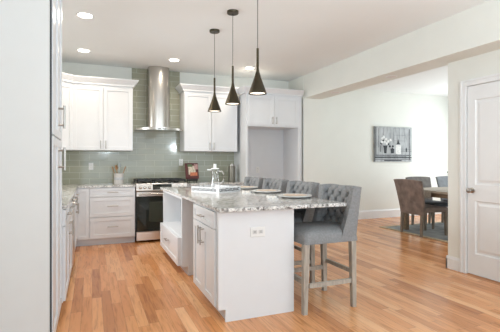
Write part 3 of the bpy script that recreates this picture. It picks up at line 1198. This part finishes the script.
# added floor lamps out of view, put in to brighten the ceiling
def torchiere(x, y, lab, power):
    t = thing('added_floor_lamp', lab, 'added floor lamp', (x, y, 0), 0, 'added fill lamps behind the camera')
    bm = bmesh.new()
    lathe(bm, [(0, 0), (.14, 0), (.14, .018), (.02, .03), (0, .03)], n=28)
    obj('base', bm, M_bronze, t, smooth=True)
    bm = bmesh.new()
    lathe(bm, [(.012, .03), (.012, 1.60)], n=12)
    obj('pole', bm, M_bronze, t, smooth=True)
    bm = bmesh.new()
    lathe(bm, [(0, 1.58), (.05, 1.59), (.13, 1.64), (.19, 1.73), (.185, 1.73), (.125, 1.65), (.05, 1.61), (0, 1.60)], n=32)
    obj('lamp_shade', bm, M_bronze, t, smooth=True)
    d = bpy.data.lights.new('lamp_light', 'SPOT')  # upward fill light of the added lamp
    d.energy = power
    d.color = (.80, .915, 1)
    d.spot_size = 2.9
    d.spot_blend = 1
    d.shadow_soft_size = .1
    o = bpy.data.objects.new('lamp_light', d)
    C.objects.link(o)
    o.location = (x, y, 1.74)
    o.rotation_euler = (Vector((2.0, 3.0, 4.8)) - Vector((x, y, 1.74))).to_track_quat('-Z', 'Y').to_euler()
torchiere(0.5, -1.3, 'bronze torchiere added behind the camera to brighten the ceiling', 165)
torchiere(2.7, 0.2, 'bronze torchiere added right of the camera to brighten the ceiling', 140)

# ------------------------------------------------------------------ dining area
bm = bmesh.new()
box(bm, 5.26, 8.1, 3.95, 6.03, 0.001, .010)
r = tag(obj('area_rug', bm, M_rug), 'grey patterned rug with tan border under the dining table', 'rug')
bm = bmesh.new()
for b in ((5.19, 5.262, 3.88, 6.10), (8.098, 8.17, 3.88, 6.10), (5.262, 8.098, 3.88, 3.952), (5.262, 8.098, 6.028, 6.10)):
    box(bm, *b, 0.001, .012)
obj('border', bm, M_rugb, r)
RZ = .010
t = thing('dining_table', 'brown wooden dining table on the grey rug', 'table', (5.38, 4.60, RZ + .002), 0)
TW, TL = 1.95, 1.12
obj('tabletop', B((0, TW, 0, TL, .725, .765), bev=.004), M_tabtop, t)
obj('apron', B((.045, .07, .05, TL - .05, .655, .725), (TW - .07, TW - .045, .05, TL - .05, .655, .725), (.07, TW - .07, .05, .075, .655, .725), (.07, TW - .07, TL - .075, TL - .05, .655, .725)), M_tabw, t)
for x in (.02, TW - .10):
    for y in (.02, TL - .10):
        obj('leg', B((x, x + .08, y, y + .08, 0, .725), bev=.004), M_tabw, t)
# runner folded over the table edge
bm = bmesh.new()
gy0, gy1 = 5.02, 5.40
box(bm, 5.375, 7.335, gy0, gy1, .779, .783)
box(bm, 5.370, 5.376, gy0, gy1, .665, .783)
box(bm, 7.334, 7.340, gy0, gy1, .665, .783)
for k in range(24):
    y = gy0 + .006 + k * (gy1 - gy0 - .012) / 23
    box(bm, 5.371, 5.375, y - .004, y + .004, .640, .668)
tag(obj('table_runner', bm, M_runner), 'beige woven runner hanging over the end of the dining table', 'table runner')


def make_dchair(label, fab, leg, sfab=None):
    t = thing('dining_chair', label, 'chair', (0, 0, 0), 0, 'upholstered chairs around the dining table')
    # local: faces +x ; back at x=-.27
    bm = bmesh.new()
    box(bm, -.25, .27, -.25, .25, .40, .485, bev=.03, seg=3)
    obj('seat', bm, sfab or fab, t, smooth=True)
    bm = bmesh.new()
    n, mN = 12, 10
    F, K = [], []
    for j in range(n + 1):
        v = j / n
        z = .36 + .60 * v
        x = -.235 - .115 * v ** 1.3
        hw = .26 + .055 * v
        th = .085 - .025 * v
        f, k = [], []
        for i in range(mN + 1):
            u = -1 + 2 * i / mN
            cur = -.02 * (1 - u * u)
            zz = z - (.0 if j < n else .018 * abs(u) ** 3) + (.0)
            f.append(bm.verts.new((x + cur + th * .35 * (1 - abs(u) ** 6 * .5), hw * u, zz)))
            k.append(bm.verts.new((x + cur - th * .65 * (1 - abs(u) ** 6 * .35), hw * u, zz)))
        F.append(f)
        K.append(k)
    for g in (F, K):
        for j in range(n):
            for i in range(mN):
                bm.faces.new((g[j][i], g[j][i + 1], g[j + 1][i + 1], g[j + 1][i]))
    for i in range(mN):
        bm.faces.new((F[n][i], F[n][i + 1], K[n][i + 1], K[n][i]))
        bm.faces.new((F[0][i], K[0][i], K[0][i + 1], F[0][i + 1]))
    for j in range(n):
        for i in (0, mN):
            bm.faces.new((F[j][i], F[j + 1][i], K[j + 1][i], K[j][i]))
    obj('backrest', bm, fab, t, smooth=True)
    for sx, x in ((-1, -.25), (1, .235)):
        for sy in (-1, 1):
            bm = bmesh.new()
            taper_leg(bm, x, sy * .225, 0, .41, .032, .05, sx * (.025 if sx < 0 else 0), 0)
            obj('leg', bm, leg, t)
    return t


make_dchair('brown upholstered dining chair seen from behind, nearest the camera', M_fabric_br, M_weathd).location = (5.43, 5.22, .012)
bpy.data.objects['dining_chair'].rotation_euler = (0, 0, -.10)
bpy.data.objects['dining_chair'].scale = (1, 1.12, 1)
c2 = make_dchair('grey-brown upholstered chair with dark seat on the far side of the dining table', mat('greige_fabric', (.19, .175, .165), .85, noise=.2, nscale=12), M_weathd, M_slate)
c2.location = (6.17, 5.74, .012)
c2.rotation_euler = (0, 0, -PI / 2)
c3 = make_dchair('slate blue upholstered chair on the far side, partly hidden by the door wall', M_fabric_bl, M_weathd, M_slate)
c3.location = (6.98, 5.74, .012)
c3.rotation_euler = (0, 0, -PI / 2)

# small vase on the table
t = thing('vase', 'small dark vase with green sprigs on the dining table', 'vase', (5.62, 4.78, .7775), 0)
bm = bmesh.new()
lathe(bm, [(0, 0), (.035, 0), (.045, .03), (.04, .08), (.022, .13), (.026, .15), (.02, .15), (0, .12)], n=20)
obj('pot', bm, M_black, t, smooth=True)
bm = bmesh.new()
for k in range(16):
    a = k * 2.4
    r_ = .05 + .02 * (k % 3)
    top_ = Vector((r_ * math.cos(a), r_ * math.sin(a), .22 + .05 * (k % 4)))
    tube(bm, [(0, 0, .12), top_ * .6 + Vector((0, 0, .06)), top_], .002, 5)
    for q in range(3):
        p = top_ * (1 - .12 * q)
        s = bmesh.ops.create_icosphere(bm, subdivisions=1, radius=.012)
        bmesh.ops.transform(bm, verts=s['verts'], matrix=Matrix.Translation(p) @ Matrix.Diagonal((1, .6, 1.4, 1)))
obj('sprigs', bm, mat('sprig_green', (.07, .12, .05), .7, noise=.3), t)

# ------------------------------------------------------------------ picture on the dining wall
PX0, PX1, PZ0, PZ1 = 5.875, 6.955, 1.275, 2.075
t = thing('canvas_picture', 'black and white still life canvas on the dining wall', 'picture', (PX0, YP, PZ0), 0)
PW, PH = PX1 - PX0, PZ1 - PZ0
obj('canvas', B((0, PW, -.04, -.001, 0, PH)), mat('canvas_grey', (.40, .42, .43), .8, noise=.28, nscale=4, stretch=(3, 1, 1)), t)
YF = -.0412
M_i1 = mat('paint_dark', (.035, .04, .048), .8, noise=.5, nscale=25)
M_i2 = mat('paint_mid', (.16, .17, .18), .8, noise=.4, nscale=25)
M_i3 = mat('paint_light', (.74, .75, .74), .8, noise=.15, nscale=30)


def flat(bm, pts, y=YF):
    prism(bm, [(p[0] * PW, p[1] * PH) for p in pts], 'y', y, y + .0012)


def rect(bm, x0, x1, z0, z1, y=YF):
    flat(bm, [(x0, z0), (x1, z0), (x1, z1), (x0, z1)], y)
bm = bmesh.new()
rect(bm, .0, .018, 0, 1)
rect(bm, .03, .045, .2, .98)
rect(bm, .0, 1.0, .105, .135)
rect(bm, .02, .85, .145, .155)
rect(bm, .25, .72, .02, .05)
obj('dark_strokes', bm, M_i1, t)
bm = bmesh.new()
for x in (.50, .66, .80):
    rect(bm, x, x + .006, .55, .97)
for z in (.76, .60, .95):
    rect(bm, .50, .83, z, z + .006)
rect(bm, .02, .98, .165, .20)
rect(bm, .60, 1.0, .30, .315)
rect(bm, .62, .98, .36, .37)
rect(bm, .02, .98, .06, .08)
rect(bm, .14, .17, .28, .46)
rect(bm, .92, .95, .05, .95)
rect(bm, .10, .11, .4, .95)
rect(bm, .22, .23, .75, .97)
obj('grey_strokes', bm, M_i2, t)
bm = bmesh.new()
flat(bm, [(.585, .50), (.60, .56), (.625, .66), (.65, .56), (.685, .50)], YF - .001)
obj('bottle_shape', bm, M_i1, t)
bm = bmesh.new()
flat(bm, [(.25, .24), (.24, .38), (.22, .46), (.34, .46), (.32, .38), (.31, .24)], YF - .001)
obj('vase_shape', bm, M_i1, t)
bm = bmesh.new()
flat(bm, [(.43, .24), (.42, .36), (.47, .40), (.52, .36), (.51, .24)], YF - .001)
obj('vase_shape', bm, M_i1, t)
bm = bmesh.new()
flat(bm, [(.84, .28), (.83, .36), (.85, .42), (.87, .36), (.86, .28)], YF - .001)
obj('small_bottle_shape', bm, M_i1, t)
bm = bmesh.new()
for cx, cz in ((.17, .52), (.36, .50), (.22, .60), (.40, .44), (.48, .44)):
    flat(bm, [(cx + .028 * math.cos(a * PI / 4), cz + .035 * math.sin(a * PI / 4)) for a in range(8)], YF - .001)
obj('dark_leaves', bm, M_i1, t)
bm = bmesh.new()
for cx, cz in ((.20, .66), (.26, .56), (.30, .64), (.36, .58), (.32, .52), (.24, .70), (.42, .62), (.19, .56), (.62, .40)):
    flat(bm, [(cx + .032 * math.cos(a * PI / 4), cz + .04 * math.sin(a * PI / 4)) for a in range(8)], YF - .002)
rect(bm, .56, .70, .22, .48, YF - .0005)
obj('pale_flowers', bm, M_i3, t)
